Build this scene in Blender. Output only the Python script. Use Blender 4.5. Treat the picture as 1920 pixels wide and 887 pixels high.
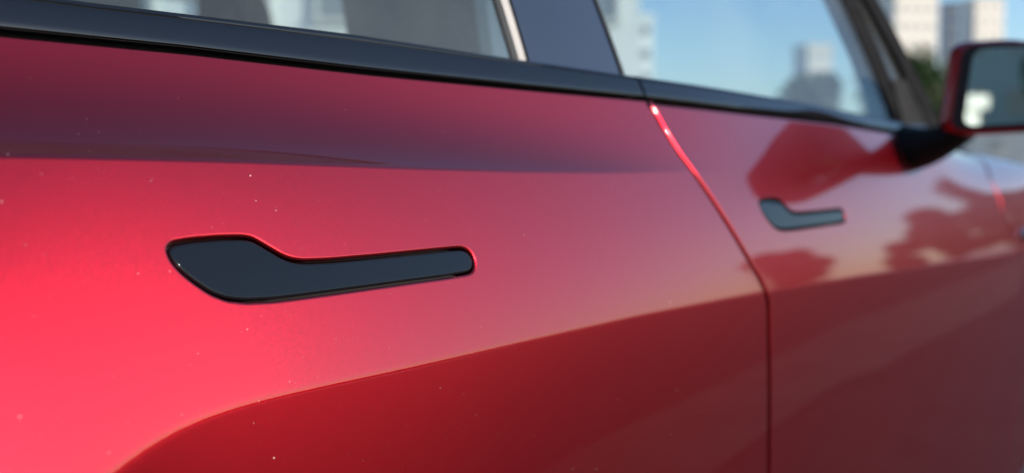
import bpy, bmesh, time, math, random
import numpy as np
from mathutils import Vector, Matrix
from mathutils.geometry import delaunay_2d_cdt
R = math.radians
T0 = time.time()
random.seed(7)
for o in list(bpy.data.objects):
    bpy.data.objects.remove(o)
SC = bpy.context.scene
COL = SC.collection

# ------------------------------------------------------------------ camera
CAMZ = 0.98
DZ = CAMZ-0.88
FPX = 2100.0
PHI, TH = math.atan2(0.6, 0.8), math.atan2(143.5, FPX)
CAM = Vector((-0.365, -0.503, CAMZ))
FWD = Vector((math.cos(PHI)*math.cos(TH), math.sin(PHI)*math.cos(TH), -math.sin(TH)))
RGT = Vector((math.sin(PHI), -math.cos(PHI), 0))
UPV = RGT.cross(FWD)
cd = bpy.data.cameras.new('camera')
cam = bpy.data.objects.new('camera', cd); COL.objects.link(cam)
cam.matrix_world = Matrix(((RGT.x, UPV.x, -FWD.x, CAM.x), (RGT.y, UPV.y, -FWD.y, CAM.y), (RGT.z, UPV.z, -FWD.z, CAM.z), (0, 0, 0, 1)))
cd.sensor_width = 36; cd.lens = FPX/1920*36
cd.clip_start = 0.02; cd.clip_end = 6000
cd.dof.use_dof = True; cd.dof.focus_distance = 0.70; cd.dof.aperture_fstop = 4.2; cd.dof.aperture_blades = 0
SC.camera = cam

# ------------------------------------------------------------------ light
SUN_AZ = Vector((0.26, -0.97, 0)).normalized()
SUN_EL = R(18.5)
w = bpy.data.worlds.new('World'); SC.world = w; w.use_nodes = True
nt = w.node_tree; nt.nodes.clear()
sky = nt.nodes.new('ShaderNodeTexSky'); sky.sky_type = 'NISHITA'; sky.sun_disc = False
sky.sun_elevation = SUN_EL
sky.sun_rotation = math.atan2(SUN_AZ.x, SUN_AZ.y)
sky.air_density = 1.0; sky.dust_density = 0.4; sky.ozone_density = 4.0
bg = nt.nodes.new('ShaderNodeBackground'); bg.inputs[1].default_value = 0.14
wo = nt.nodes.new('ShaderNodeOutputWorld')
nt.links.new(sky.outputs[0], bg.inputs[0]); nt.links.new(bg.outputs[0], wo.inputs[0])
sl = bpy.data.lights.new('sun', 'SUN'); sl.energy = 4.1; sl.angle = R(0.53); sl.color = (1, 0.93, 0.82)
so = bpy.data.objects.new('sun', sl); COL.objects.link(so)
sd = Vector((SUN_AZ.x*math.cos(SUN_EL), SUN_AZ.y*math.cos(SUN_EL), math.sin(SUN_EL)))
so.rotation_euler = sd.to_track_quat('Z', 'Y').to_euler()
SC.view_settings.view_transform = 'Standard'; SC.view_settings.look = 'None'
SC.view_settings.exposure = 0.55; SC.view_settings.gamma = 1; SC.view_settings.use_curve_mapping = False
SC.render.engine = 'CYCLES'
SC.cycles.max_bounces = 12; SC.cycles.transparent_max_bounces = 16

# ------------------------------------------------------------------ materials
MATS = {}
def mat(name, col=(0.5, 0.5, 0.5), rough=0.5, metal=0.0, coat=0.0, noise=None, spec=0.5, bump=None):
    m = bpy.data.materials.new(name); m.use_nodes = True
    n = m.node_tree; b = n.nodes['Principled BSDF']
    b.inputs['Base Color'].default_value = (*col, 1)
    b.inputs['Roughness'].default_value = rough; b.inputs['Metallic'].default_value = metal
    b.inputs['Coat Weight'].default_value = coat; b.inputs['Coat Roughness'].default_value = 0.02
    b.inputs['Specular IOR Level'].default_value = spec
    tc = n.nodes.new('ShaderNodeTexCoord')
    if noise:
        sc, c2, lo, hi = noise
        t = n.nodes.new('ShaderNodeTexNoise'); t.inputs['Scale'].default_value = sc; t.inputs['Detail'].default_value = 6
        n.links.new(tc.outputs['Object'], t.inputs['Vector'])
        r = n.nodes.new('ShaderNodeValToRGB')
        r.color_ramp.elements[0].position = lo; r.color_ramp.elements[1].position = hi
        r.color_ramp.elements[0].color = (*col, 1); r.color_ramp.elements[1].color = (*c2, 1)
        n.links.new(t.outputs['Fac'], r.inputs[0]); n.links.new(r.outputs[0], b.inputs['Base Color'])
    if bump:
        t2 = n.nodes.new('ShaderNodeTexNoise'); t2.inputs['Scale'].default_value = bump[0]; t2.inputs['Detail'].default_value = 4
        n.links.new(tc.outputs['Object'], t2.inputs['Vector'])
        bp = n.nodes.new('ShaderNodeBump'); bp.inputs['Distance'].default_value = bump[1]; bp.inputs['Strength'].default_value = 1
        n.links.new(t2.outputs['Fac'], bp.inputs['Height']); n.links.new(bp.outputs[0], b.inputs['Normal'])
    MATS[name] = m
    return m

def paint():
    m = mat('red_metallic_paint', (0.38, 0.0022, 0.010), 0.335, 0.97, 1.0)
    n = m.node_tree; b = n.nodes['Principled BSDF']
    tc = n.nodes.new('ShaderNodeTexCoord')
    v = n.nodes.new('ShaderNodeTexVoronoi'); v.inputs['Scale'].default_value = 2200
    n.links.new(tc.outputs['Object'], v.inputs['Vector'])
    s = n.nodes.new('ShaderNodeVectorMath'); s.operation = 'SUBTRACT'; s.inputs[1].default_value = (.5, .5, .5)
    n.links.new(v.outputs['Color'], s.inputs[0])
    k = n.nodes.new('ShaderNodeVectorMath'); k.operation = 'SCALE'; k.inputs['Scale'].default_value = 0.05
    n.links.new(s.outputs[0], k.inputs[0])
    g = n.nodes.new('ShaderNodeNewGeometry')
    a = n.nodes.new('ShaderNodeVectorMath'); a.operation = 'ADD'
    n.links.new(g.outputs['Normal'], a.inputs[0]); n.links.new(k.outputs[0], a.inputs[1])
    nn = n.nodes.new('ShaderNodeVectorMath'); nn.operation = 'NORMALIZE'
    n.links.new(a.outputs[0], nn.inputs[0]); n.links.new(nn.outputs[0], b.inputs['Normal'])
    # orange peel on the clear coat
    t = n.nodes.new('ShaderNodeTexNoise'); t.inputs['Scale'].default_value = 160; t.inputs['Detail'].default_value = 1
    n.links.new(tc.outputs['Object'], t.inputs['Vector'])
    bp = n.nodes.new('ShaderNodeBump'); bp.inputs['Distance'].default_value = 0.000004; bp.inputs['Strength'].default_value = 1
    n.links.new(t.outputs['Fac'], bp.inputs['Height']); n.links.new(bp.outputs[0], b.inputs['Coat Normal'])
    b.inputs['Coat IOR'].default_value = 1.6
    # faint dust film changes gloss slightly
    t3 = n.nodes.new('ShaderNodeTexNoise'); t3.inputs['Scale'].default_value = 9; t3.inputs['Detail'].default_value = 6
    n.links.new(tc.outputs['Object'], t3.inputs['Vector'])
    mr = n.nodes.new('ShaderNodeMapRange'); mr.inputs['To Min'].default_value = 0.02; mr.inputs['To Max'].default_value = 0.055
    n.links.new(t3.outputs['Fac'], mr.inputs['Value']); n.links.new(mr.outputs[0], b.inputs['Coat Roughness'])
    return m
PAINT = paint()
GBLACK = mat('gloss_black_trim', (0.006, 0.007, 0.009), 0.07, 0, 1.0, spec=0.0)
GBLACK.node_tree.nodes['Principled BSDF'].inputs['Coat IOR'].default_value = 1.52
HBLACK = mat('gloss_black_handle', (0.005, 0.006, 0.008), 0.06, 0, 1.0, spec=0.0)
HBLACK.node_tree.nodes['Principled BSDF'].inputs['Coat IOR'].default_value = 1.37
RUBBER = mat('black_rubber', (0.008, 0.008, 0.009), 0.6, noise=(60, (0.014, 0.014, 0.015), .3, .7))
SEAL = mat('grey_glass_edge', (0.42, 0.37, 0.33), 0.35, 0.3, noise=(40, (0.5, 0.45, 0.4), .3, .7))
INNER = mat('dark_inner_metal', (0.006, 0.004, 0.005), 0.7, noise=(20, (0.01, 0.006, 0.007), .3, .7))
PILLAR = mat('pillar_panel', (0.02, 0.022, 0.03), 0.12, 0, 1.0, noise=(4, (0.025, 0.027, 0.036), .3, .7))
SEATM = mat('seat_fabric', (0.10, 0.17, 0.22), 0.7, noise=(90, (0.13, 0.20, 0.26), .3, .7), bump=(300, .0004))
CABIN = mat('cabin_lining', (0.10, 0.12, 0.14), 0.8, noise=(50, (0.13, 0.15, 0.17), .3, .7))
CHROME = mat('brushed_alloy', (0.55, 0.55, 0.56), 0.3, 1.0, noise=(30, (0.6, 0.6, 0.6), .3, .7))
LENS = mat('camera_lens', (0.004, 0.004, 0.006), 0.03, 0, 1.0)
MIRR = mat('mirror_silver', (0.72, 0.8, 0.78), 0.015, 1.0)
DUST = mat('dust_glint_grain', (0.7, 0.42, 0.4), 0.8)
SATIN = mat('satin_black_frame', (0.007, 0.006, 0.006), 0.85, spec=0.04, noise=(50, (0.016, 0.015, 0.015), .3, .7))
def glass():
    m = bpy.data.materials.new('tinted_window_glass'); m.use_nodes = True; n = m.node_tree; n.nodes.clear()
    tr = n.nodes.new('ShaderNodeBsdfTransparent'); tr.inputs[0].default_value = (0.86, 0.91, 0.925, 1)
    gl = n.nodes.new('ShaderNodeBsdfGlossy'); gl.inputs['Roughness'].default_value = 0.01; gl.inputs[0].default_value = (0.95, 1, 1, 1)
    g = n.nodes.new('ShaderNodeNewGeometry'); dt = n.nodes.new('ShaderNodeVectorMath'); dt.operation = 'DOT_PRODUCT'
    n.links.new(g.outputs['Normal'], dt.inputs[0]); n.links.new(g.outputs['Incoming'], dt.inputs[1])
    def M(op, a, b=None):
        q = n.nodes.new('ShaderNodeMath'); q.operation = op
        for i, z in enumerate((a, b)):
            if z is None: continue
            if isinstance(z, (int, float)): q.inputs[i].default_value = z
            else: n.links.new(z, q.inputs[i])
        return q.outputs[0]
    c = M('ABSOLUTE', dt.outputs['Value'])
    fr = n.nodes.new('ShaderNodeMath'); fr.operation = 'MULTIPLY_ADD'; n.links.new(M('POWER', M('SUBTRACT', 1.0, c), 5.0), fr.inputs[0]); fr.inputs[1].default_value = 0.4; fr.inputs[2].default_value = 0.03
    mx = n.nodes.new('ShaderNodeMixShader'); out = n.nodes.new('ShaderNodeOutputMaterial')
    n.links.new(fr.outputs[0], mx.inputs[0]); n.links.new(tr.outputs[0], mx.inputs[1]); n.links.new(gl.outputs[0], mx.inputs[2])
    df = n.nodes.new('ShaderNodeBsdfDiffuse'); df.inputs[0].default_value = (0.7, 0.7, 0.66, 1)
    tc = n.nodes.new('ShaderNodeTexCoord'); t = n.nodes.new('ShaderNodeTexNoise'); t.inputs['Scale'].default_value = 5; t.inputs['Detail'].default_value = 5
    n.links.new(tc.outputs['Object'], t.inputs['Vector'])
    mr = n.nodes.new('ShaderNodeMapRange'); mr.inputs['From Min'].default_value = .3; mr.inputs['From Max'].default_value = .7; mr.inputs['To Min'].default_value = 0.014; mr.inputs['To Max'].default_value = 0.05
    n.links.new(t.outputs['Fac'], mr.inputs['Value'])
    m2 = n.nodes.new('ShaderNodeMixShader'); n.links.new(mr.outputs[0], m2.inputs[0]); n.links.new(mx.outputs[0], m2.inputs[1]); n.links.new(df.outputs[0], m2.inputs[2])
    n.links.new(m2.outputs[0], out.inputs[0])
    return m
GLASS = glass()

# ------------------------------------------------------------------ helpers
def tag(o, label=None, cat=None, group=None, kind=None):
    if label: o['label'] = label
    if cat: o['category'] = cat
    if group: o['group'] = group
    if kind: o['kind'] = kind
    return o
def empty(name, loc=(0, 0, 0)):
    o = bpy.data.objects.new(name, None); COL.objects.link(o); o.location = loc; return o
class MB:
    def __init__(s): s.v = []; s.n = []; s.f = []
    def add(s, vs, fs, ns=None):
        b = len(s.v); s.v += [tuple(p) for p in vs]
        s.n += [tuple(q) for q in ns] if ns is not None else [(0, 0, 0)]*len(vs)
        s.f += [tuple(i+b for i in f) for f in fs]; return b
    def box(s, c, d, rz=0, taper=1.0):
        cx, cy, cz = c; a = []
        for sz in (-1, 1):
            k = taper if sz > 0 else 1
            for sx, sy in ((-1, -1), (1, -1), (1, 1), (-1, 1)):
                x, y = sx*d[0]/2*k, sy*d[1]/2*k
                a.append((cx+x*math.cos(rz)-y*math.sin(rz), cy+x*math.sin(rz)+y*math.cos(rz), cz+sz*d[2]/2))
        s.add(a, [(3, 2, 1, 0), (4, 5, 6, 7), (0, 1, 5, 4), (1, 2, 6, 5), (2, 3, 7, 6), (3, 0, 4, 7)])
    def build(s, name, m, parent=None, smooth=False, custom=False, loc=(0, 0, 0)):
        me = bpy.data.meshes.new(name)
        vs = [(p[0]-loc[0], p[1]-loc[1], p[2]-loc[2]) for p in s.v] if any(loc) else s.v
        me.from_pydata(vs, [], s.f); me.update()
        me.materials.append(m)
        if smooth or custom: me.polygons.foreach_set('use_smooth', [True]*len(me.polygons))
        if custom: me.normals_split_custom_set_from_vertices(s.n)
        o = bpy.data.objects.new(name, me); COL.objects.link(o); o.location = loc
        if parent: o.parent = parent
        return o
def grid_faces(nu, nv, close_u=False):
    f = []
    for i in range(nu if close_u else nu-1):
        for j in range(nv-1):
            a = i*nv+j; b = ((i+1) % nu)*nv+j
            f.append((a, b, b+1, a+1))
    return f
def rounded(obj, wdt=0.01, seg=3):
    md = obj.modifiers.new('bevel', 'BEVEL'); md.width = wdt; md.segments = seg; md.limit_method = 'ANGLE'; return obj

# ------------------------------------------------------------------ body side surface  y = S(x, z), z relative to camera height
def sstep(t): t = np.clip(t, 0, 1); return t*t*(3-2*t)
XS = np.arange(-1.9, 3.7, 0.01); ZS = np.arange(-0.86, 0.32, 0.001)
def long_curve(x):
    return (x-0.2)**2/80 + 0.45*np.clip(x-2.55, 0, 9)**2 + 0.22*np.clip(-0.9-x, 0, 9)**2
Z1P = [(0.0, 0.0), (1.0, 0.0)]; Z2P = [(0.0, -0.14), (1.0, -0.14)]
def z1f(x): return np.interp(x, *ARR(1))
def z2f(x): return np.interp(x, *ARR(2))
_C = {}
def ARR(k):
    P = Z1P if k == 1 else Z2P
    if _C.get(k, (None,))[0] is not P:
        a = np.array(P); _C[k] = (P, (a[:, 0].copy(), a[:, 1].copy()))
    return _C[k][1]
def slope(x, z):
    z1 = z1f(x); z2 = z2f(x)
    pB = 0.150 + 1.5*np.clip(z-z2, -1, 0.15) + 0.12*(1-sstep((x+0.1)/0.9))
    wA = 1-sstep((x-0.0)/0.75)
    h = z-z1
    up = pB + wA*sstep(h/0.004+0.5)*(1.45*np.exp(-np.clip(h, 0, 1)/0.022))
    wF = sstep((x-1.5)/0.5)
    up = up + wF*2.2*np.clip((z+0.075)/0.1, 0, 1)**2
    d = z2-z
    lo = 0.010 + 0.08*(1-sstep((x+0.1)/0.7)) + 0.05*sstep((x+0.05)/0.3)*(1-sstep((x-0.5)/0.6)) - 0.6*np.clip(d, 0, 0.12) - 0.12*np.clip(d-0.12, 0, 1)
    k = sstep(d/(0.007+0.004*(1-sstep((x+0.05)/0.16)))+0.5)
    return up*(1-k)+lo*k
def build_table():
    global TAB
    X, Z = np.meshgrid(XS, ZS, indexing='ij')
    p = slope(X, Z)
    I = np.cumsum(p, axis=1)*0.001
    j0 = int(round((-0.05-ZS[0])/0.001))
    TAB = I - I[:, j0:j0+1] + long_curve(X)
def Sxz(x, z):
    fx = (np.clip(x, XS[0], XS[-2])-XS[0])/0.01; fz = (np.clip(z, ZS[0], ZS[-2])-ZS[0])/0.001
    i = np.minimum(np.floor(fx).astype(int), len(XS)-2); j = np.minimum(np.floor(fz).astype(int), len(ZS)-2)
    a = fx-i; b = fz-j
    return (TAB[i, j]*(1-a)*(1-b)+TAB[i+1, j]*a*(1-b)+TAB[i, j+1]*(1-a)*b+TAB[i+1, j+1]*a*b)
def Nxz(x, z):
    sx = (Sxz(x+0.02, z)-Sxz(x-0.02, z))/0.04
    sz = slope(x, z)
    l = np.sqrt(sx*sx+1+sz*sz)
    return np.stack([sx/l, -1/l, sz/l], -1)
def ray(u, v): return (FWD*FPX + RGT*(u-960) + UPV*(443.5-v)).normalized()
def unproj(u, v, f=None):
    """pixel of the photograph -> (x, z relative) on the body side (or another depth function f(x,z))"""
    d = ray(u, v); y = 0.0
    for _ in range(12):
        t = (y-CAM.y)/d.y
        x = CAM.x+t*d.x; z = t*d.z
        y = float((f or Sxz)(np.float64(x), np.float64(z)))
    return x, z
PIX1 = [(5, 291), (150, 294), (300, 298), (450, 302), (600, 308), (800, 316), (1000, 322), (1150, 324)]
PIX2 = [(200, 893), (262, 842), (330, 799), (410, 768), (500, 744), (600, 722), (700, 701), (850, 668), (1000, 635), (1200, 592), (1438, 549), (1600, 522), (1760, 497), (1920, 474)]
PIXB = [(5, 62), (350, 96), (700, 137), (1000, 167), (1210, 187), (1400, 209), (1560, 228), (1700, 252)]
PIXT = [(202, 0), (450, 31), (700, 63), (980, 108), (1180, 138), (1350, 163), (1530, 194), (1700, 232)]
build_table()
for _ in range(3):
    Z1P = sorted(unproj(*p) for p in PIX1); Z1P = [(-1.9, Z1P[0][1])]+Z1P+[(3.7, Z1P[-1][1])]
    q = sorted(unproj(*p) for p in PIX2)
    Z2P = [(-1.9, q[0][1]-0.06), (q[0][0]-0.12, q[0][1]-0.055)]+q+[(3.7, q[-1][1])]
    # smooth the guide curves
    for nm in ('Z1P', 'Z2P'):
        P = globals()[nm]; xs = np.arange(-1.9, 3.7, 0.02); zs = np.interp(xs, [p[0] for p in P], [p[1] for p in P])
        for _i in range(2): zs[1:-1] = (zs[:-2]+2*zs[1:-1]+zs[2:])/4
        globals()[nm] = list(zip(xs, zs))
    build_table()
BELT = sorted(unproj(*p) for p in PIXB)
def TRIMY(x, z): return Sxz(x, z*0+0.06)-0.002+0.0*z
TOPL = sorted(unproj(*p, f=TRIMY) for p in PIXT)
XM = BELT[-1][0]
def zbelt(x):
    xs = [-1.9, -0.9]+[p[0] for p in BELT]+[XM+0.3, XM+0.6, 3.0, 3.7]
    zs = [BELT[0][1]+0.03, BELT[0][1]+0.012]+[p[1] for p in BELT]+[0.036, 0.012, -0.06, -0.22]
    return float(np.interp(x, xs, zs))
def ztop(x):
    xs = [-1.9, -0.9]+[p[0] for p in TOPL]; zs = [TOPL[0][1]+0.03, TOPL[0][1]+0.01]+[p[1] for p in TOPL]
    return float(np.interp(x, xs, zs))
PIXG = [(1200, 165), (1212, 189), (1228, 214), (1247, 248), (1274, 290), (1304, 330), (1332, 371), (1362, 418), (1391, 467), (1417, 513), (1437, 550), (1440, 575), (1441, 650), (1442, 750), (1441, 887)]
GAP = [unproj(*p) for p in PIXG]
zs_ = [p[1] for p in GAP]
GAP = GAP + [(GAP[-1][0]-0.005, -0.42), (GAP[-1][0]-0.03, -0.76)]
PIXF = [(1842, 300), (1855, 333), (1880, 395), (1902, 445), (1914, 482), (1921, 560)]
FGAP = [unproj(*p) for p in PIXF]; FGAP = FGAP+[(FGAP[-1][0]+0.02, -0.45), (FGAP[-1][0]-0.03, -0.76)]
def gapx(z, G=GAP):
    P = sorted(((p[1], p[0]) for p in G)); return float(np.interp(z, [p[0] for p in P], [p[1] for p in P]))
RGAP = [(-0.25, 0.06), (-0.26, -0.15), (-0.33, -0.35), (-0.45, -0.5), (-0.48, -0.76)]

def P3(x, z, off=0.0):
    """point on the body side, off metres along the outward normal"""
    n = Nxz(np.float64(x), np.float64(z)); return Vector((x, float(Sxz(np.float64(x), np.float64(z))), z+CAMZ))+Vector(n)*off
def resample(P, step, closed=False):
    Q = list(P)+([P[0]] if closed else []); out = []
    for a, b in zip(Q[:-1], Q[1:]):
        L = math.hypot(b[0]-a[0], b[1]-a[1]); k = max(1, int(math.ceil(L/step)))
        for i in range(k): out.append((a[0]+(b[0]-a[0])*i/k, a[1]+(b[1]-a[1])*i/k))
    if not closed: out.append(Q[-1])
    return out
def smooth_loop(P, it, closed=True):
    for _ in range(it):
        n = len(P); Q = []
        for i in range(n):
            if not closed and i in (0, n-1): Q.append(P[i]); continue
            a, b, c = P[i-1], P[i], P[(i+1) % n]
            Q.append(((a[0]+2*b[0]+c[0])/4, (a[1]+2*b[1]+c[1])/4))
        P = Q
    return P
def area(P): return sum(P[i-1][0]*P[i][1]-P[i][0]*P[i-1][1] for i in range(len(P)))/2
def rr_(r, p): return r(p[1]) if callable(r) else r
def offset_loop(P, d0, k0=0.0):
    """closed CCW loop moved outwards by d"""
    out = []; n = len(P)
    for i in range(n):
        d = -(d0(P[i][1])+k0) if callable(d0) else d0
        a, b = P[i-1], P[(i+1) % n]; tx, tz = b[0]-a[0], b[1]-a[1]; l = math.hypot(tx, tz) or 1
        out.append((P[i][0]+tz/l*d, P[i][1]-tx/l*d))
    return out
def inside(P, x, z):
    c = False; n = len(P)
    for i in range(n):
        x1, z1 = P[i-1]; x2, z2 = P[i]
        if (z1 > z) != (z2 > z) and x < (x2-x1)*(z-z1)/(z2-z1)+x1: c = not c
    return c
def inside_np(P, X, Z):
    c = np.zeros(len(X), bool); n = len(P)
    for i in range(n):
        x1, z1 = P[i-1]; x2, z2 = P[i]
        if z1 == z2: continue
        m_ = (z1 > Z) != (z2 > Z)
        c ^= m_ & (X < (x2-x1)*(Z-z1)/(z2-z1)+x1)
    return c
def panel(name, m, parent, loop, holes=(), grid=(0.012, 0.008), roll=0.003, hroll=0.002, off=0.0, deep=0.014, loc=(0, 0, 0), xr=None):
    """skin panel: outer loop (x,z), holes, edges rolled inwards; normals are those of the designed surface"""
    if area(loop) < 0: loop = loop[::-1]
    holes = [h if area(h) > 0 else h[::-1] for h in holes]
    lo = offset_loop(loop, roll if callable(roll) else -roll); hh = [offset_loop(h, hroll) for h in holes]
    pts = list(lo); edges = [(i, (i+1) % len(lo)) for i in range(len(lo))]
    faces_in = []
    for h in hh:
        b = len(pts); pts += h; edges += [(b+i, b+(i+1) % len(h)) for i in range(len(h))]
    nb = len(pts)
    B = np.array(pts)
    minx, maxx = B[:, 0].min(), B[:, 0].max(); minz, maxz = B[:, 1].min(), B[:, 1].max()
    inn = offset_loop(loop, roll, 0.0015) if callable(roll) else offset_loop(loop, -roll-0.0015); hout = [offset_loop(h, hroll+0.0015) for h in holes]
    cand = []
    x = minx
    while x < maxx:
        rows = list(np.arange(minz, maxz, grid[1]))
        z2 = float(z2f(x)); z1 = float(z1f(x))
        rows = [r for r in rows if abs(r-z2) > 0.007 and (abs(r-z1) > 0.005 or x > .7)]
        rows += [z2+k for k in (-0.0055, -0.0035, -0.002, -0.001, 0, 0.001, 0.002, 0.0035, 0.0055)]
        if x <= .7: rows += [z1+k for k in (-0.003, -0.002, -0.001, 0, 0.001, 0.002, 0.003)]
        cand += [(x, r) for r in rows]
        x += grid[0]
    CA = np.array(cand); ok = inside_np(inn, CA[:, 0], CA[:, 1])
    for h in hout: ok &= ~inside_np(h, CA[:, 0], CA[:, 1])
    cand = [tuple(q) for q in CA[ok].tolist()]
    pts += cand
    vs, es, fs, ov, oe, of = delaunay_2d_cdt([Vector(p) for p in pts], edges, [], 0, 1e-7)
    fin = []
    CX = np.array([sum(vs[i][0] for i in f)/len(f) for f in fs]); CZ = np.array([sum(vs[i][1] for i in f)/len(f) for f in fs])
    ok = inside_np(lo, CX, CZ)
    for h in hh: ok &= ~inside_np(h, CX, CZ)
    for f, g_ in zip(fs, ok):
        if g_:
            a = 0
            for i in range(len(f)):
                p, q = vs[f[i-1]], vs[f[i]]; a += p[0]*q[1]-q[0]*p[1]
            fin.append(tuple(f) if a > 0 else tuple(reversed(f)))
    A = np.array([(v[0], v[1]) for v in vs])
    N = Nxz(A[:, 0], A[:, 1]); Y = Sxz(A[:, 0], A[:, 1])
    P = np.stack([A[:, 0], Y, A[:, 1]+CAMZ], -1)+N*off
    mb = MB(); mb.add(P.tolist(), fin, N.tolist())
    def roll_edge(L, sgn, r0):
        n = len(L); rows = []
        for i in range(n):
            a, b = L[i-1], L[(i+1) % n]; tx, tz = b[0]-a[0], b[1]-a[1]; l = math.hypot(tx, tz) or 1
            nrm = Vector(Nxz(np.float64(L[i][0]), np.float64(L[i][1])))
            T = (P3(b[0], b[1])-P3(a[0], a[1])).normalized()
            E = T.cross(nrm)*-1
            # direction pointing away from the skin
            r = rr_(r0, L[i])
            e2 = Vector((tz/l*sgn, 0, -tx/l*sgn))
            if E.dot(e2) < 0: E = -E
            E.normalize(); Q = P3(*L[i], off)
            row = []
            for k in range(7):
                an = math.pi/2*k/6
                row.append((Q+E*r*math.sin(an)-nrm*r*(1-math.cos(an)), nrm*math.cos(an)+E*math.sin(an)))
            row.append((Q+E*r-nrm*(r+deep), E)); rows.append(row)
        fl = grid_faces(n, 8, True)
        if sgn > 0: fl = [tuple(reversed(f)) for f in fl]
        mb.add([p for rw in rows for p, _ in rw], fl, [q for rw in rows for _, q in rw])
    roll_edge(lo, 1, roll)
    for h in hh: roll_edge(h, -1, hroll)
    return mb.build(name, m, parent, custom=True, loc=loc)

# ------------------------------------------------------------------ CAR
car = empty('parked_car', (0.6, 0.93, 0))
tag(car, 'glossy metallic red car with flush black door handles, seen close along its side', 'car')
def child(o):
    """keep world position when parented to the car"""
    if o.parent is car: o.matrix_parent_inverse = Matrix.Translation(-Vector(car.location))
    return o
GW = 0.0021   # half the shut line
def side_curve(G, dx, z0, z1, n=70):
    return [(gapx(z, G)+dx, z) for z in np.linspace(z0, z1, n)]
def topcurve(x0, x1, n=60): return [(x, zbelt(x)-0.0008) for x in np.linspace(x0, x1, n)]
ZB = -0.76
# handle outline from the photograph
HP = [(313, 470), (315, 461), (324, 454), (360, 448), (410, 444), (455, 443), (474, 446), (490, 455), (510, 467), (530, 479), (548, 486), (570, 489), (620, 487), (700, 480), (780, 472), (840, 466), (866, 464), (879, 469), (888, 481), (891, 495), (889, 507), (880, 513), (840, 520), (780, 528), (700, 539), (620, 550), (560, 558), (510, 564), (460, 566), (425, 562), (395, 550), (365, 530), (340, 510), (322, 490)]
HL = [unproj(*p) for p in HP]
HL = smooth_loop(resample(HL, 0.002, True), 3)
if area(HL) < 0: HL = HL[::-1]
a2 = unproj(1424, 386)
HX, HZ = a2[0]-min(p[0] for p in HL), 0.0015
HL2 = [(p[0]+HX, p[1]+HZ) for p in HL]
print('handle shift', HX, 'len', max(p[0] for p in HL)-min(p[0] for p in HL))

def door_loop(Ga, Gb, wide=0.0):
    """rear curve, top, front curve, bottom"""
    ra = [(x+wide*float(sstep((-0.13-z)/0.02)), z) for x, z in side_curve(Ga, GW, ZB, 0.2, 140)]; rb = side_curve(Gb, -GW, ZB, 0.2)
    ra = [p for p in ra if p[1] < zbelt(p[0])-0.002]; rb = [p for p in rb if p[1] < zbelt(p[0])-0.002]
    def solve(G, dx):
        x = G[0][0]
        for _ in range(20): x = gapx(zbelt(x)-.0008, G)+dx
        return x
    xa, xb = solve(Ga, GW), solve(Gb, -GW)
    top = topcurve(xa, xb, 50)
    return ra[::-1][::-1]+top+rb[::-1]
def densify(loop): return resample(loop, 0.006, True)

def trim_strip(name, x0, x1, parent, cut0=None, cut1=None):
    """gloss black belt moulding between the paint and the glass"""
    mb = MB(); xs = np.linspace(x0, x1, 90); prof = [(0.0, -0.010), (0.0, -0.003), (0.02, -0.0008), (0.05, 0.0003), (0.10, 0.0007), (0.2, 0.0009), (0.35, 0.0010), (0.55, 0.0009), (0.72, 0.0006), (0.80, 0.0002), (0.82, -0.0010), (0.84, -0.0008), (0.88, -0.0002), (0.95, -0.0006), (1.0, -0.0025), (1.0, -0.012)]
    rows = []
    for i, x in enumerate(xs):
        zb = zbelt(x)+0.0028; zt = ztop(x); row = []
        y0 = float(Sxz(np.float64(x), np.float64(zb-0.002)))
        for t, o in prof:
            z = zb+(zt-zb)*t
            xx = x
            if cut1: xx = x+(cut1(z)-x1)*max(0, 1-(x1-x)/0.1)
            if cut0: xx = xx+(cut0(z)-x0)*max(0, 1-(x-x0)/0.1)
            row.append(Vector((xx, y0+0.36*(z-zb)-o, z+CAMZ)))
        rows.append(row)
    n = len(prof)
    V = [p for r in rows for p in r]
    mb.add(V, [tuple(reversed(f)) for f in grid_faces(len(xs), n)])
    # end caps
    mb.add(rows[0], [tuple(range(n))]); mb.add(rows[-1], [tuple(reversed(range(n)))])
    o = mb.build(name, GBLACK, parent, smooth=True)
    o.data.set_sharp_from_angle(angle=R(50))
    return o

def handle(loop, parent, roll=0.0018):
    inner = offset_loop(loop, -0.0012)
    o = panel('door_handle', HBLACK, parent, inner, grid=(0.006, 0.003), roll=roll, off=-0.0007, deep=0.009)
    return o

# --- rear door
rear_loop = densify(door_loop(RGAP, GAP))
rear_door = child(panel('rear_door', PAINT, car, rear_loop, [HL], grid=(0.010, 0.006), roll=0.0022, hroll=0.0022))
handle(HL, rear_door)
# --- front door
front_loop = densify(door_loop(GAP, FGAP, 0.0035))
front_door = child(panel('front_door', PAINT, car, front_loop, [HL2], grid=(0.012, 0.006), roll=lambda z: 0.0055 if z > -0.13 else (0.0012 if z < -0.145 else 0.0012+0.0043*(z+0.145)/0.015), hroll=0.0010))
handle(HL2, front_door, 0.003)
bpy.context.view_layer.update()

def inner_sheet(name, x0, x1, parent, z0=-0.78, dpt=0.016):
    mb = MB(); xs = np.linspace(x0, x1, 60); V = []
    for x in xs:
        zt = zbelt(x)+0.02 if x < XM else zbelt(x)-0.01
        for t in np.linspace(0, 1, 24):
            z = z0+(zt-z0)*t; V.append((x, float(Sxz(np.float64(x), np.float64(z)))+dpt, z+CAMZ))
    mb.add(V, grid_faces(60, 24)); return mb.build(name, INNER, parent, smooth=True)
inner_sheet('inner_panel', -0.24, 0.90, rear_door)
inner_sheet('inner_panel', 0.90, 1.70, front_door, dpt=0.017)

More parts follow.
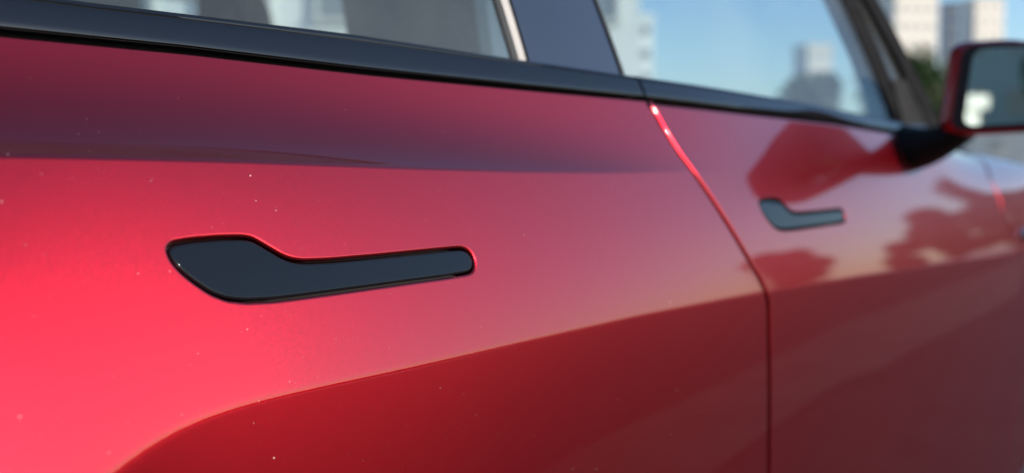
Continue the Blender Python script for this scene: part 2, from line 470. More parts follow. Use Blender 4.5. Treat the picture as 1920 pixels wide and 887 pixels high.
# --- greenhouse surface
GB0 = float(Sxz(np.float64(0.7), np.float64(0.055))-long_curve(0.7))
def GL(x, z):
    zb = np.interp(x, [p[0] for p in TOPL], [p[1] for p in TOPL])
    xc_ = np.minimum(x, 1.3)
    return long_curve(x)-long_curve(xc_)+Sxz(xc_, 0*z+0.066)+0.014+0.30*np.clip(z-zb, -1, 9)+0.35*np.clip(z-zb, 0, 9)**2
def G3(x, z, off=0.0): return Vector((x, float(GL(np.float64(x), np.float64(z)))-off, z+CAMZ))
def quadpatch(name, m, parent, bottom, top, off=0.0, nv=14, thick=0.004, custom=False):
    """sheet on the greenhouse between two (x,z) curves of equal length, with real thickness"""
    mb = MB(); n = len(bottom); A = []; B = []
    for b, t in zip(bottom, top):
        for k in range(nv):
            s = k/(nv-1); x = b[0]+(t[0]-b[0])*s; z = b[1]+(t[1]-b[1])*s
            A.append(G3(x, z, off)); B.append(G3(x, z, off-thick))
    fa = grid_faces(n, nv)
    base = len(A)
    F = list(fa)+[tuple(reversed([i+base for i in f])) for f in fa]
    rim = [(k) for k in range(nv)]+[i*nv+nv-1 for i in range(1, n)]+[(n-1)*nv+k for k in range(nv-2, -1, -1)]+[i*nv for i in range(n-2, 0, -1)]
    for i in range(len(rim)):
        a, b = rim[i-1], rim[i]; F.append((a, b, b+base, a+base))
    mb.add(A+B, F)
    o = mb.build(name, m, parent, smooth=True); o.data.set_sharp_from_angle(angle=R(40)); return o
def lin(a, b, n): return [(a[0]+(b[0]-a[0])*i/(n-1), a[1]+(b[1]-a[1])*i/(n-1)) for i in range(n)]
def up_line(u1, v1, u0, v0, ztarget):
    """line on the glass through two pixels, extended to a height"""
    a = unproj(u1, v1, GL); b = unproj(u0, v0, GL)
    k = (ztarget-a[1])/(b[1]-a[1]); return a, (a[0]+(b[0]-a[0])*k, ztarget)
# roof line of the side windows
ROOFZ = 0.46
def roofz(x):
    return float(np.interp(x, [-1.5, -1.1, -0.7, -0.2, 0.1, 0.4, 0.7], [0.20, 0.33, 0.42, 0.46, 0.46, 0.44, 0.37]))
def line_to_roof(u1, v1, u0, v0):
    a = unproj(u1, v1, GL); b = unproj(u0, v0, GL); k = 0
    d = (b[0]-a[0], b[1]-a[1]); l = math.hypot(*d); d = (d[0]/l, d[1]/l); s = 0
    while s < 1.2 and a[1]+d[1]*s < roofz(a[0]+d[0]*s): s += 0.002
    return a, (a[0]+d[0]*s, a[1]+d[1]*s)
L1 = line_to_roof(971, 108, 938, 0)      # rear glass edge
L1b = line_to_roof(985, 109, 952, 0)
L2 = line_to_roof(1160, 134, 1110, 0)    # pillar panel front edge
L2b = line_to_roof(1170, 137, 1119, 0)
SA = unproj(1672, 225, GL), unproj(1578, 0, GL)   # door sash inner edge
SB = unproj(1700, 232, GL), unproj(1606, 0, GL)
AO = unproj(1757, 236, GL), unproj(1640, 0, GL)   # A pillar outer edge
AI = unproj(1735, 238, GL), unproj(1616, 0, GL)
print('lines', L1, L2, SA, AO)
def dn(x): return (x, ztop(x)-0.012)
ng = 40
xb = L1[0][0]
bot = [dn(x) for x in np.linspace(-0.9, xb, ng)]
top = [(x, roofz(x)) for x in np.linspace(-0.75, L1[1][0], ng)]
quadpatch('window_pane', GLASS, rear_door, bot, top, off=-0.001)
quadpatch('glass_edge_strip', SEAL, rear_door, [dn(L1[0][0]+0.0005), dn(L1b[0][0])], [L1[1], L1b[1]], off=0.001)
quadpatch('glass_edge_rubber', RUBBER, rear_door, [dn(L1[0][0]-0.006), dn(L1[0][0]+0.0005)], [(L1[1][0]-0.006, L1[1][1]), L1[1]], off=0.0)
pc = child(quadpatch('pillar_cover', PILLAR, car, lin(dn(L1b[0][0]+0.003), dn(L2[0][0]), 8), lin((L1b[1][0]+0.003, L1b[1][1]), L2[1], 8), off=0.002))
child(quadpatch('pillar_seal', RUBBER, car, [dn(L1b[0][0]-0.001), dn(L2b[0][0]+0.01)], [(L1b[1][0]-0.001, L1b[1][1]), (L2b[1][0]+0.01, L2b[1][1])], off=-0.004))
quadpatch('window_edge', RUBBER, front_door, [dn(L2b[0][0]), dn(L2b[0][0]+0.003)], [L2b[1], (L2b[1][0]+0.003, L2b[1][1])], off=0.0)
# A pillar continues up to the roof
def ext(ab, z):
    a, b = ab; k = (z-a[1])/(b[1]-a[1]); return (a[0]+(b[0]-a[0])*k, z)
def sash_top(AB):
    # the pillar bends back over the roof line: straight to z=.3 then curve
    P = [AB[0], ext(AB, 0.15), ext(AB, 0.26)]
    x3, z3 = P[-1]; d = (P[-1][0]-P[-2][0], P[-1][1]-P[-2][1])
    P.append((x3+d[0]*1.2, z3+d[1]*0.95)); P.append((x3+d[0]*2.6, z3+d[1]*1.5))
    return P
def band(name, m, parent, A, B, off, thick=0.02):
    n = 24
    def rs(P):
        xs = np.linspace(0, len(P)-1, n); return [(float(np.interp(t, range(len(P)), [p[0] for p in P])), float(np.interp(t, range(len(P)), [p[1] for p in P]))) for t in xs]
    return quadpatch(name, m, parent, rs(A), rs(B), off=off, nv=4, thick=thick)
FA, FB_, FO, FI = sash_top(SA), sash_top(SB), sash_top(AO), sash_top(AI)
XR = min(FO[-1][0], 0.62)
# front glass: bottom from pillar to sash, top along roof then sash
bot = [dn(x) for x in np.linspace(L2b[0][0]+0.004, SA[0][0], ng)]
rooff = [(x, roofz(x)) for x in np.linspace(L2b[1][0]+0.004, FA[-1][0], 20)]
rooff = [(x, z) for x, z in rooff]
sashc = resample(FA[::-1], 0.03)
topc = [(float(np.interp(t, np.linspace(0, 1, len(rooff)+len(sashc)-1), [p[0] for p in rooff[:-1]+sashc])), float(np.interp(t, np.linspace(0, 1, len(rooff)+len(sashc)-1), [p[1] for p in rooff[:-1]+sashc]))) for t in np.linspace(0, 1, ng)]
quadpatch('window_pane', GLASS, front_door, bot, topc, off=-0.001)
child(band('door_sash', SATIN, car, FA, FB_, 0.001, 0.03))
child(band('pillar_glass', GLASS, car, FB_, FI, -0.002, 0.004))
child(band('roof_pillar', SATIN, car, FI, FO, 0.006, 0.05))
# lower corner triangle at the base of the pillar
tri = [unproj(1690, 236, GL), unproj(1765, 246, GL)]; tr2 = [unproj(1668, 150, GL), unproj(1713, 150, GL)]
child(quadpatch('mirror_corner_panel', mat('satin_corner_panel', (0.016, 0.015, 0.015), 0.8, spec=0.06, noise=(30, (0.03, 0.028, 0.027), .3, .7)), car, tri, tr2, off=0.004, nv=6, thick=0.01))

# --- belt trims
ztr = 0.065
trim_strip('belt_trim', -0.255, gapx(ztr)-GW, rear_door, cut1=lambda z: gapx(z)-GW)
XE = unproj(1742, 245)[0]
trim_strip('belt_trim', gapx(ztr)+GW, XE, front_door, cut0=lambda z: gapx(z)+GW)

# --- fender and rear quarter with wheel arches
def arch(cx, r, z0=-0.62, a0=0, a1=math.pi, n=40, cz=-0.64):
    return [(cx+r*math.cos(a), cz+r*math.sin(a)) for a in np.linspace(a0, a1, n)]
WF, WR = 2.85, -0.92
fl = side_curve(FGAP, GW, ZB, 0.2); fl = [p for p in fl if p[1] < zbelt(p[0])+0.022 and p[1] < 0.035]
xt = fl[-1][0]
loop = fl+[(x, zbelt(x)+0.006) for x in np.linspace(xt+0.02, 3.33, 50)]+[(3.40, -0.3), (3.38, -0.62), (3.24, -0.66)]+arch(WF, 0.36)
# camera pod sits on the fender
fender = child(panel('front_fender', PAINT, car, resample(loop, 0.012, True), grid=(0.02, 0.008), roll=0.0012))
rl = side_curve(RGAP, -GW, ZB, 0.2); rl = [p for p in rl if p[1] < zbelt(p[0])-0.002][::-1]
loop = rl+[(-0.55, -0.70)]+arch(WR, 0.36)[:]+[(-1.5, -0.62), (-1.72, -0.4), (-1.75, 0.0)]+[(x, zbelt(x)) for x in np.linspace(-1.7, rl[0][0]-0.01, 40)]
quarter = child(panel('rear_quarter', PAINT, car, resample(loop, 0.012, True), grid=(0.02, 0.008), roll=0.0022))
inner_sheet('inner_panel', 1.70, 1.80, fender, dpt=0.018)
inner_sheet('inner_panel', -0.50, -0.24, quarter, dpt=0.018)
# side repeater camera on the fender
c0 = unproj(1919, 440)
mb = MB(); V = []; ns = 16
for k, (rr, of) in enumerate(((1.0, -0.002), (1.0, 0.003), (0.85, 0.007), (0.5, 0.010), (0.0, 0.011))):
    for i in range(ns):
        a = 2*math.pi*i/ns; V.append(P3(c0[0]+0.028*rr*math.cos(a)*(1.2 if math.cos(a) > 0 else 1), c0[1]+0.012*rr*math.sin(a), of))
mb.add(V, [(k*ns+i, k*ns+(i+1) % ns, (k+1)*ns+(i+1) % ns, (k+1)*ns+i) for k in range(4) for i in range(ns)])
mb.build('side_camera', LENS, fender, smooth=True)

# --- mirror
YC = 0.93
wm = child(empty('wing_mirror')); wm.parent = car; wm.matrix_parent_inverse = Matrix.Translation(-Vector(car.location))
XMR = 1.33
def onx(u, v, x=XMR):
    d = ray(u, v); t = (x-CAM.x)/d.x; return Vector((x, CAM.y+t*d.y, CAM.z+t*d.z))
def rrect(pts, n=5, r=0.03):
    """round the corners of a closed polygon in (y,z)"""
    out = []; m = len(pts)
    for i in range(m):
        p0, p1, p2 = Vector(pts[i-1]), Vector(pts[i]), Vector(pts[(i+1) % m])
        a = p1+(p0-p1).normalized()*r; b = p1+(p2-p1).normalized()*r
        for k in range(n):
            t = k/(n-1); out.append(tuple(a*(1-t)**2+p1*2*t*(1-t)+b*t*t))
    return out
yi, zb_ = onx(1752, 262).y, onx(1760, 262).z; zt_ = onx(1780, 74).z
print('mirror', yi, zb_, zt_)
shape = [(yi+0.004, zb_+0.004), (yi-0.012, zt_-0.002), (yi-0.10, zt_-0.001), (yi-0.20, zt_-0.028), (yi-0.215, zb_+0.05), (yi-0.17, zb_+0.012)]
H = rrect(shape, 7, 0.022)
cy = sum(p[0] for p in H)/len(H); cz = sum(p[1] for p in H)/len(H)
def ring(s, x, sk=0.0, sh=0.085):
    k = (1-s)*sh if s > .7 else .3*sh
    return [Vector((x+sk*(p[0]-yi)-0.01*(p[1]-cz), cy-k+(p[0]-cy)*s, cz+(p[1]-cz)*s)) for p in H]
mb = MB(); n = len(H)
prof = [(0.84, 0.022), (0.845, 0.004), (0.86, 0.0), (0.90, 0.001), (0.95, 0.006), (0.985, 0.015), (1.0, 0.028), (1.0, 0.04), (0.97, 0.065), (0.88, 0.095), (0.72, 0.118), (0.5, 0.132), (0.2, 0.138), (0.0, 0.139)]
SK = -0.12
V = []
for s, dx in prof: V += ring(s, XMR+dx, SK)
F = [(k*n+i, k*n+(i+1) % n, (k+1)*n+(i+1) % n, (k+1)*n+i) for k in range(len(prof)-1) for i in range(n)]
mb.add(V, F); hs = mb.build('mirror_housing', PAINT, wm, smooth=True)
mb = MB(); V = ring(0.872, XMR-0.0012, SK); V += ring(0.80, XMR+0.001, SK); V += ring(0.79, XMR+0.02, SK)
mb.add(V, [(k*n+i, k*n+(i+1) % n, (k+1)*n+(i+1) % n, (k+1)*n+i) for k in range(2) for i in range(n)])
mb.build('mirror_bezel', RUBBER, wm, smooth=False)
mb = MB(); V = [p for p in ring(0.82, XMR+0.006, SK+0.0)]
mb.add(V, [tuple(range(n))]); mg = mb.build('mirror_glass', MIRR, wm)
# arm
mb = MB()
A0 = Vector((XMR+0.05, float(Sxz(np.float64(1.4), np.float64(0.03)))+0.02, CAMZ+0.018)); B0 = Vector((XMR+0.055, yi-0.035, zb_+0.018))
V = []; m_ = 14
for k in range(9):
    t = k/8; c = A0.lerp(B0, t); c.z -= 0.012*math.sin(math.pi*t)
    hx, hz = 0.062-0.014*t, 0.040-0.022*t
    for i in range(m_):
        a = 2*math.pi*i/m_; V.append(c+Vector((hx*math.cos(a), 0, hz*math.sin(a))))
mb.add(V, grid_faces(9, m_)+[(k*m_+m_-1, (k+1)*m_+m_-1, (k+1)*m_, k*m_) for k in range(8)])
mb.add(V[:m_], [tuple(range(m_))]); mb.add(V[-m_:], [tuple(range(m_))])
mb.build('mirror_arm', mat('satin_black_plastic', (0.005, 0.005, 0.005), 0.6, spec=0.12, noise=(200, (0.012, 0.012, 0.012), .3, .7)), wm, smooth=True)

# --- far side: mirrored copies
def copy_far(o, parent):
    c = o.copy(); COL.objects.link(c)
    if parent is car:
        c.parent = car; c.matrix_parent_inverse = Matrix.Translation(-Vector(car.location)); c.scale = (1, -1, 1); c.location = (0, 2*YC, 0)
    else: c.parent = parent
    for ch in o.children: copy_far(ch, c)
    return c
for o in list(car.children): copy_far(o, car)

# --- roof, windscreen, hood, tail, floor, seats, wheels
def loft(name, m, curve, crown, parent, ny=20, nx=None, thick=None):
    mb = MB(); V = []
    for p in curve:
        for k in range(ny):
            t = k/(ny-1); y = p.y+(2*YC-2*p.y)*t
            V.append(Vector((p.x+crown[1]*(1-(2*t-1)**2), y, p.z+crown[0]*(1-(2*t-1)**2))))
    mb.add(V, grid_faces(len(curve), ny)); o = mb.build(name, m, parent, smooth=True)
    if thick:
        md = o.modifiers.new('thickness', 'SOLIDIFY'); md.thickness = thick
    return child(o)
rc = [G3(x, roofz(x)+0.004, 0.004) for x in np.linspace(-1.3, FO[-1][0], 40)]
loft('roof', mat('dark_roof_glass', (0.01, 0.011, 0.014), 0.08, 0, 1.0), rc, (0.06, 0), car, thick=0.01)
wc = [G3(p[0], p[1], 0.0) for p in resample(FO[::-1], 0.04)]+[Vector((1.62, 0.09, CAMZ+0.02))]
loft('windscreen', GLASS, wc, (0.03, 0.16), car)
hc = [Vector((x, float(Sxz(np.float64(x), np.float64(zbelt(x)+0.006)))+0.004, zbelt(x)+0.008+CAMZ)) for x in np.linspace(1.66, 3.33, 30)]
loft('bonnet', PAINT, hc, (0.07, 0.10), car)
bc = [Vector((-1.3, float(GL(np.float64(-1.3), np.float64(0.28))), CAMZ+0.275)), Vector((-1.6, 0.25, CAMZ+0.14)), Vector((-1.72, 0.22, CAMZ+0.08)), Vector((-1.78, 0.25, CAMZ-0.1)), Vector((-1.80, 0.22, CAMZ-0.55))]
loft('tailgate', PAINT, bc, (0.03, -0.12), car)
fc = [Vector((3.33, 0.36, CAMZ-0.15)), Vector((3.38, 0.36, CAMZ-0.3)), Vector((3.38, 0.34, CAMZ-0.6))]
loft('front_bumper', PAINT, fc, (0.01, 0.17), car)
mb = MB(); mb.box((0.6, YC, 0.28), (2.3, 1.60, 0.08)); child(rounded(mb.build('floor_pan', CABIN, car), .02))
mb = MB(); mb.box((0.63, 0.12, 0.25), (2.2, 0.10, 0.09)); child(rounded(mb.build('side_sill', PAINT, car), .03))
mb = MB(); mb.box((0.63, 2*YC-0.12, 0.25), (2.2, 0.10, 0.09)); child(rounded(mb.build('side_sill', PAINT, car), .03))
mb = MB(); mb.box((1.62, YC, 0.83+DZ), (0.30, 1.5, 0.16)); child(rounded(mb.build('dashboard', CABIN, car), .05, 5))
def seat(x, y, wdt=0.5):
    s = empty('car_seat'); s.parent = car; s.matrix_parent_inverse = Matrix.Translation(-Vector(car.location))
    mb = MB(); mb.box((x+0.2, y, 0.48+DZ), (0.52, wdt, 0.16)); rounded(mb.build('seat_cushion', SEATM, s), .05, 4)
    mb = MB(); mb.box((x-0.12, y, 0.78+DZ), (0.13, wdt, 0.56)); b = rounded(mb.build('seat_back', SEATM, s), .05, 4)
    b.data.transform(Matrix.Translation((x-0.05, y, 0.5)) @ Matrix.Rotation(R(-18), 4, 'Y') @ Matrix.Translation((-x+0.05, -y, -0.5)))
    mb = MB(); mb.box((x-0.30, y, 1.07+DZ), (0.10, 0.28, 0.24)); h = rounded(mb.build('headrest', SEATM, s), .04, 4)
    h.data.transform(Matrix.Translation((x-0.32, y, 1.1)) @ Matrix.Rotation(R(-12), 4, 'Y') @ Matrix.Translation((-x+0.32, -y, -1.1)))
    return s
seat(1.13, 0.52); seat(1.13, 2*YC-0.52); seat(-0.35, 0.48, 0.46); seat(-0.35, 2*YC-0.48, 0.46)
TYRE = mat('tyre_rubber', (0.02, 0.02, 0.02), 0.75, noise=(40, (0.03, 0.03, 0.03), .3, .7))
def wheel(x, y, sg):
    wl = empty('wheel'); wl.parent = car; wl.matrix_parent_inverse = Matrix.Translation(-Vector(car.location))
    mb = MB(); n = 40; prof = [(0.24, -0.10), (0.30, -0.115), (0.33, -0.10), (0.34, -0.06), (0.34, 0.06), (0.33, 0.10), (0.30, 0.115), (0.24, 0.10)]
    V = [(x+r*math.cos(2*math.pi*i/n), y+o, 0.34+r*math.sin(2*math.pi*i/n)) for i in range(n) for r, o in prof]
    mb.add(V, grid_faces(n, 8, True)); mb.build('tyre', TYRE, wl, smooth=True)
    mb = MB(); V = [(x+r*math.cos(2*math.pi*i/n), y+sg*o, 0.34+r*math.sin(2*math.pi*i/n)) for i in range(n) for r, o in ((0.245, 0.10), (0.235, 0.095), (0.22, 0.05), (0.05, 0.05), (0.0, 0.05))]
    mb.add(V, grid_faces(n, 5, True))
    for k in range(10):
        a = 2*math.pi*k/10; c, s = math.cos(a), math.sin(a)
        q = [(x+r*c-t*s, y+sg*o, 0.34+r*s+t*c) for r, t, o in ((0.03, -0.02, 0.09), (0.235, -0.012, 0.096), (0.235, 0.012, 0.096), (0.03, 0.02, 0.09), (0.03, -0.02, 0.06), (0.235, -0.012, 0.07), (0.235, 0.012, 0.07), (0.03, 0.02, 0.06))]
        mb.add(q, [(0, 1, 2, 3), (0, 4, 5, 1), (3, 2, 6, 7)])
    mb.build('rim', CHROME, wl)
def liner(x):
    mb = MB(); n = 24; V = []
    for a in np.linspace(-0.15, math.pi+0.15, n):
        for y in (0.06, 0.42): V.append((x+0.375*math.cos(a), y+float(long_curve(np.float64(x))), CAMZ-0.64+0.375*math.sin(a)))
    b = mb.add(V, grid_faces(n, 2)); mb.add([V[2*i+1] for i in range(n)], [tuple(range(n))])
    o = child(mb.build('wheel_arch_liner', INNER, car)); copy_far(o, car)
liner(WF); liner(WR)
for x in (WF, WR):
    yy = float(long_curve(np.float64(x)))+0.14
    wheel(x, yy, -1); wheel(x, 2*YC-yy, 1)

# --- dust on the paint (uncountable); larger pale grains stand in for blurred glints
mb = MB(); rnd = random.Random(3)
for i in range(900):
    x = rnd.uniform(-0.2, 0.62); z = rnd.uniform(-0.26, 0.05)
    if inside(offset_loop(HL, 0.004), x, z) or x > gapx(z)-0.01 or z > zbelt(x)-0.004: continue
    if x > 0.25 and rnd.random() < 0.5: continue
    r = 0.00011*math.exp(rnd.gauss(0, 0.5))
    if x < 0.1 and rnd.random() < 0.12: r *= 3
    q = Vector(Nxz(np.float64(x), np.float64(z))); c = P3(x, z, 0.00002)
    t = q.orthogonal().normalized(); b = q.cross(t)
    V = [c+(t*math.cos(a)+b*math.sin(a))*r*rnd.uniform(.7, 1.2) for a in np.linspace(0, 2*math.pi, 7)[:-1]]+[c+q*r*0.7]
    mb.add(V, [(k, (k+1) % 6, 6) for k in range(6)])
d = mb.build('dust_glint_specks', DUST, rear_door, smooth=True); d['kind'] = 'stuff'

# ------------------------------------------------------------------ PLACE
def gpos(u, dist):
    d = ray(u, 300); d.z = 0; d.normalize(); return CAM.x+d.x*dist, CAM.y+d.y*dist
def rdir(u, v):
    """direction seen reflected in the body at a pixel"""
    x, z = unproj(u, v); d = ray(u, v); n = Vector(Nxz(np.float64(x), np.float64(z))); r = d-2*d.dot(n)*n
    return r, Vector((x, float(Sxz(np.float64(x), np.float64(z))), z+CAMZ))
for pu in ((1480, 480), (1480, 520), (1745, 400), (1840, 370), (1860, 450), (1600, 480), (1300, 300), (700, 600), (100, 500), (100, 250), (1200, 560), (400, 800), (700, 800), (1700, 700)):
    r, _ = rdir(*pu); print('refl', pu, 'az', round(math.degrees(math.atan2(r.y, r.x)), 1), 'el', round(math.degrees(math.asin(r.z)), 1))

ASPH = mat('asphalt', (0.030, 0.030, 0.032), 0.9, spec=0.1, noise=(3, (0.042, 0.041, 0.042), .35, .7), bump=(180, .002))
PAVE = mat('pale_paving', (0.30, 0.27, 0.23), 0.8, noise=(2, (0.36, 0.33, 0.29), .3, .7), bump=(60, .002))
def sheet(name, pts, z, m, kind='structure'):
    mb = MB(); mb.add([(x, y, z) for x, y in pts], [tuple(range(len(pts)))]); o = mb.build(name, m); o['kind'] = kind; return o
sheet('ground', [(3000*math.cos(a), 3000*math.sin(a)) for a in np.linspace(0, 2*math.pi, 65)[:-1]], 0.0, PAVE)
sheet('car_park', [(-80, -14), (80, -14), (80, 7.5), (-80, 7.5)], 0.004, ASPH)
PALE_STRIP = mat('pale_strip_ground', (0.07, 0.064, 0.058), 0.9, spec=0.1, noise=(2.5, (0.095, 0.088, 0.08), .3, .7), bump=(90, .002))
rs_ = random.Random(9)
sheet('reflected_ground_strip', [(x, -0.88+rs_.uniform(-.01, .01)) for x in np.arange(60, -60, -0.7)]+[(x, -1.62+rs_.uniform(-.02, .02)) for x in np.arange(-60, 60, 0.7)], 0.004+0.004, PALE_STRIP)  # unseen pale strip added for the lighter band reflected in the lower doors
LINE = mat('white_road_paint', (0.7, 0.7, 0.68), 0.6, noise=(8, (0.5, 0.5, 0.48), .4, .8))
for i, x in enumerate((-3.6, 7.6)):
    sheet('bay_line', [(x, -0.6), (x+0.12, -0.6), (x+0.12, 3), (x, 3)], 0.008, LINE)

BARK = mat('tree_bark', (0.10, 0.075, 0.05), 0.9, noise=(12, (0.06, 0.045, 0.03), .3, .7))
LEAF = [mat('green_leaves_a', (0.045, 0.075, 0.02), 0.6, noise=(2, (0.09, 0.11, 0.03), .3, .7)), mat('green_leaves_b', (0.02, 0.045, 0.012), 0.75, spec=0.15, noise=(2, (0.035, 0.07, 0.018), .3, .7))]
def tree(x, y, h, wdt, label, name='tree', seed=0, m=0, low=0.25, nl=2600, leaf=None, group=None, asp=1.0):
    rn = random.Random(seed+11); t = empty(name, (x, y, 0)); tag(t, label, 'tree', group)
    mb = MB(); n = 8; V = []
    for k in range(8):
        s = k/7; r = 0.035*h*(1-s*0.8)+0.02
        for i in range(n):
            a = 2*math.pi*i/n; V.append((r*math.cos(a)+0.03*h*math.sin(3*s), r*math.sin(a), s*h*0.75))
    mb.add(V, grid_faces(8, n)+[(k*n+n-1, (k+1)*n+n-1, (k+1)*n, k*n) for k in range(7)])
    for q in range(6):
        a = rn.uniform(0, 6.28); z0 = h*rn.uniform(.25, .55); e = Vector((math.cos(a)*wdt*.35, math.sin(a)*wdt*.35, h*.25)); b0 = Vector((0, 0, z0))
        V = []
        for s in (0, .5, 1):
            c = b0+e*s; r = 0.012*h*(1-.8*s)
            for i in range(5): an = 6.283*i/5; V.append(c+Vector((r*math.cos(an), r*math.sin(an), 0)))
        mb.add(V, [(k*5+i, k*5+(i+1) % 5, (k+1)*5+(i+1) % 5, (k+1)*5+i) for k in range(2) for i in range(5)])
    mb.build('trunk', BARK, t)
    mb = MB(); cl = []
    for q in range(16):
        a = rn.uniform(0, 6.28); rr = math.sqrt(rn.random())*wdt*.36; z = rn.uniform(low+.1, .88)*h
        k = 1-abs((z/h-(low+1)/2)*1.4)**2; cl.append((rr*math.cos(a)*k, rr*math.sin(a)*k, z, wdt*rn.uniform(.14, .24)))
    ls = leaf or 0.035*wdt
    for i in range(nl):
        c = rn.choice(cl); d = Vector((rn.gauss(0, 1), rn.gauss(0, 1), rn.gauss(0, 1))).normalized()*c[3]*(rn.random()**.4)
        p = Vector(c[:3])+d; nr = Vector((rn.gauss(0, 1), rn.gauss(0, 1), rn.gauss(0, 1)+.6)).normalized(); tt = nr.orthogonal().normalized(); bb = nr.cross(tt); s = ls*rn.uniform(.6, 1.3)
        mb.add([p+tt*s, p+bb*s*.6, p-tt*s, p-bb*s*.6], [(0, 1, 2, 3)])
    mb.build('crown', LEAF[m], t)
    return t
def building(x, y, wx, wy, h, rz, m, label, floors=0, cols=0, wmat=None, name='building', ww=1.2, wh=1.4, z0=1.0, colsy=None, band=None):
    t = empty(name, (x, y, 0)); t.rotation_euler.z = rz; tag(t, label, 'building')
    mb = MB(); mb.box((0, 0, h/2), (wx, wy, h)); mb.build('wall', m, t)
    mb = MB(); mb.box((0, 0, h+0.25), (wx+0.5, wy+0.5, 0.5)); mb.build('parapet', m, t)
    tot = 0
    mw = bpy.data.meshes.new('window')
    bw = MB(); bw.box((0, 0, 0), (ww, 0.12, wh)); mw.from_pydata(bw.v, [], bw.f); mw.materials.append(wmat)
    fr = bpy.data.meshes.new('window_frame'); bw = MB()
    bw.box((0, -0.03, wh/2+0.05), (ww+0.2, 0.18, 0.1)); bw.box((0, -0.05, -wh/2-0.05), (ww+0.3, 0.24, 0.1)); bw.box((-ww/2-0.05, -0.03, 0), (0.1, 0.18, wh)); bw.box((ww/2+0.05, -0.03, 0), (0.1, 0.18, wh)); bw.box((0, -0.03, 0), (0.06, 0.16, wh))
    fr.from_pydata(bw.v, [], bw.f); fr.materials.append(FRAME)
    for side, (L, D, nc) in enumerate(((wx, wy, cols), (wy, wx, colsy or 0), (wx, wy, 0), (wy, wx, colsy or 0))):
        ang = side*math.pi/2
        for f in range(floors):
            for c in range(nc):
                if tot >= 250: break
                px = -L/2+L*(c+.5)/nc; pz = z0+(h-z0)*(f+.5)/floors
                o = bpy.data.objects.new('window', mw); COL.objects.link(o); o.parent = t
                o.location = (px*math.cos(ang)+(D/2)*math.sin(ang), px*math.sin(ang)-(D/2)*math.cos(ang), pz); o.rotation_euler.z = ang
                o2 = bpy.data.objects.new('window_frame', fr); COL.objects.link(o2); o2.parent = o
                tot += 1
    return t
CREAM = mat('cream_render', (0.66, 0.59, 0.51), 0.8, noise=(.5, (0.71, 0.65, 0.57), .3, .7))
WHITE = mat('white_render', (0.78, 0.80, 0.74), 0.8, noise=(.5, (0.72, 0.75, 0.7), .3, .7))
SLATE = mat('slate_cladding', (0.10, 0.12, 0.18), 0.4, noise=(.5, (0.13, 0.15, 0.21), .3, .7))
FRAME = mat('window_frame_paint', (0.55, 0.55, 0.5), 0.5)
WGL = mat('window_dark_glass', (0.16, 0.19, 0.2), 0.08, 0, .5)
WGC = mat('window_pale_glass', (0.5, 0.46, 0.41), 0.15, 0, .5)
az = math.atan2(ray(1700, 300).y, ray(1700, 300).x)
x, y = gpos(1688, 300); building(x, y, 11.5, 12, 62, R(-42), CREAM, 'tall cream tower behind the windscreen pillar of the car', 14, 4, WGC, 'tower_block', 1.6, 1.6, colsy=4)
x, y = gpos(1773, 330); building(x, y, 4.2, 4.4, 43, R(-60), SLATE, 'slim slate grey tower between two cream towers', 10, 2, WGL, 'tower_block', 1.2, 1.8)
x, y = gpos(1834, 345); building(x, y, 9, 7, 45.5, R(-42), CREAM, 'shorter cream tower above the wing mirror', 11, 3, WGC, 'tower_block', 1.5, 1.7)
x, y = gpos(1520, 210); building(x, y, 4.6, 6, 21.0, R(-42), CREAM, 'narrow cream block seen through the front door window', 6, 2, WGC, 'tower_block', 1, 1.2)
x, y = gpos(1185, 160); building(x, y, 4.2, 6, 20.5, R(-45), WHITE, 'narrow white block seen through the front window near the pillar', 6, 2, WGL, 'tower_block', 1, 1.2)
# pale low building across, seen through the rear door window
x, y = gpos(500, 30)
b = building(x, y, 18.5, 7, 6.4, az+R(13)-math.pi/2+R(8), WHITE, 'low white building seen through the rear door window', 2, 7, WGL, 'low_building', 1.5, 1.5, z0=0.6)
# trees ahead and beyond
def T(u, dist, h, wdt, label, **k):
    x, y = gpos(u, dist); return tree(x, y, h, wdt, label, **k)
x, y = gpos(1905, 120); building(x, y, 8.5, 6, 3.9, az-math.pi/2, CREAM, 'low beige kiosk below the wing mirror on the horizon', 1, 2, WGC, 'kiosk', 1.2, 1, z0=.8)
T(1748, 120, 12.3, 10.5, 'olive green tree between the windscreen pillar and the wing mirror', seed=1, nl=3500)
T(1672, 60, 6.6, 4.6, 'dark green tree seen through the front corner of the front window', seed=2, m=1, nl=3500)
T(1522, 60, 5.3, 5.4, 'round dark green tree low in the front door window', seed=3, m=1, low=.1, nl=5000, leaf=.25)
T(1322, 40, 3.9, 1.0, 'thin leaning sapling in the middle of the front door window', seed=4, nl=700)
# trees mirrored in the front door paint
def TR(az, dist, h, wdt, label, **k):
    a = R(az); return tree(1.2+dist*math.cos(a), dist*math.sin(a), h, wdt, label, **k)
REF = [(-21.8, 70, 6.8, 5.2), (-12.8, 66, 8.4, 5.2), (-9.0, 66, 10.2, 8), (-15.4, 75, 4.8, 4), (-5.5, 72, 9, 7)]
NM = ['small round tree mirrored in the front door behind the front handle', 'tall bushy tree mirrored in the paint near the door edge', 'broad tree mirrored at the far right of the front door', 'low bush mirrored in the front door left of the taller trees', 'round tree farthest toward the front of the car']
for i, (a, dd, hh_, ww_) in enumerate(REF): TR(a, dd, hh_, ww_, NM[i], seed=20+i, m=1, low=.0, nl=5000, leaf=.3)
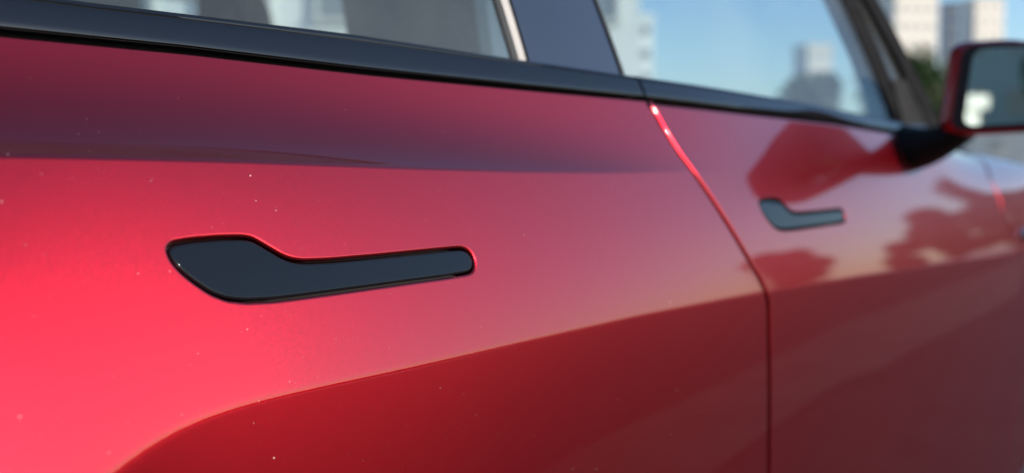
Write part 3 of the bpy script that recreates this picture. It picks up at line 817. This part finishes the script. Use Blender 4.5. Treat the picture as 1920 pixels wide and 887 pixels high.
# scene behind the camera, mirrored in the wing mirror
building(-45, -1.35, 0.85, 0.85, 1.9, R(38), WHITE, 'white low hut mirrored in the wing mirror glass', 0, 0, WGL, 'hut', .8, .8)
OFF = mat('grey_green_render', (0.36, 0.42, 0.38), 0.7, noise=(.5, (0.4, 0.46, 0.42), .3, .7))
building(-92, 3, 30, 16, 17, R(90+24), OFF, 'grey green block added behind the hut to lighten the wing mirror view', 4, 9, WGL, 'mirror_backdrop', 1.8, 1.6)  # block added to lighten the tone in the mirror glass
BT = [(-66, -8.5, 8, 7, 0, 'olive tree in front of the grey green block, right of the hut'), (-60, -16, 11, 12, 1, 'dark leafy tree left of the grey green block behind the car'), (-21, -18, 11.5, 10, 1, 'spreading dark tree added at the rear corner to darken the door reflection'), (-15, -24.5, 11, 9.5, 1, 'dark tree at the hedge end behind the camera'), (-16.5, -10.3, 10.5, 9.5, 1, 'dense dark tree added nearest the car to darken the door reflection')]  # near dark trees added to keep sky out of the mirror image in the door
for i, (x, y, h, wd, mm, lb) in enumerate(BT): tree(x, y, h, wd, lb, seed=40+i, m=mm, low=.08, nl=4500, leaf=.36)
# clipped hedge along the far edge of the lot: stuff
def hedge(x0, x1, y, h, t):
    rn = random.Random(5); mb = MB()
    mb.box(((x0+x1)/2, y, h*0.45), (x1-x0, t*.8, h*.9))
    for i in range(14000):
        px, pz = rn.uniform(x0, x1), rn.uniform(0.05, h); py = y+rn.choice((-1, 1))*t*.5*rn.uniform(.8, 1.1) if rn.random() < .7 else y+rn.uniform(-.5, .5)*t
        if abs(py-y) < t*.4: pz = h*rn.uniform(.88, 1.05)
        s = .09; nr = Vector((rn.gauss(0, 1), rn.gauss(0, 1), rn.gauss(0, 1))).normalized(); tt = nr.orthogonal().normalized(); bb = nr.cross(tt); p = Vector((px, py, pz))
        mb.add([p+tt*s, p+bb*s*.6, p-tt*s, p-bb*s*.6], [(0, 1, 2, 3)])
    o = mb.build('clipped_hedge', LEAF[1]); tag(o, 'low clipped hedge along the far side of the car park', 'hedge'); return o
hedge(-30, 60, -22, 1.15, 1.2)
print('tris', sum(len(o.data.polygons) for o in bpy.data.objects if o.type == 'MESH'))
print('time', time.time()-T0)
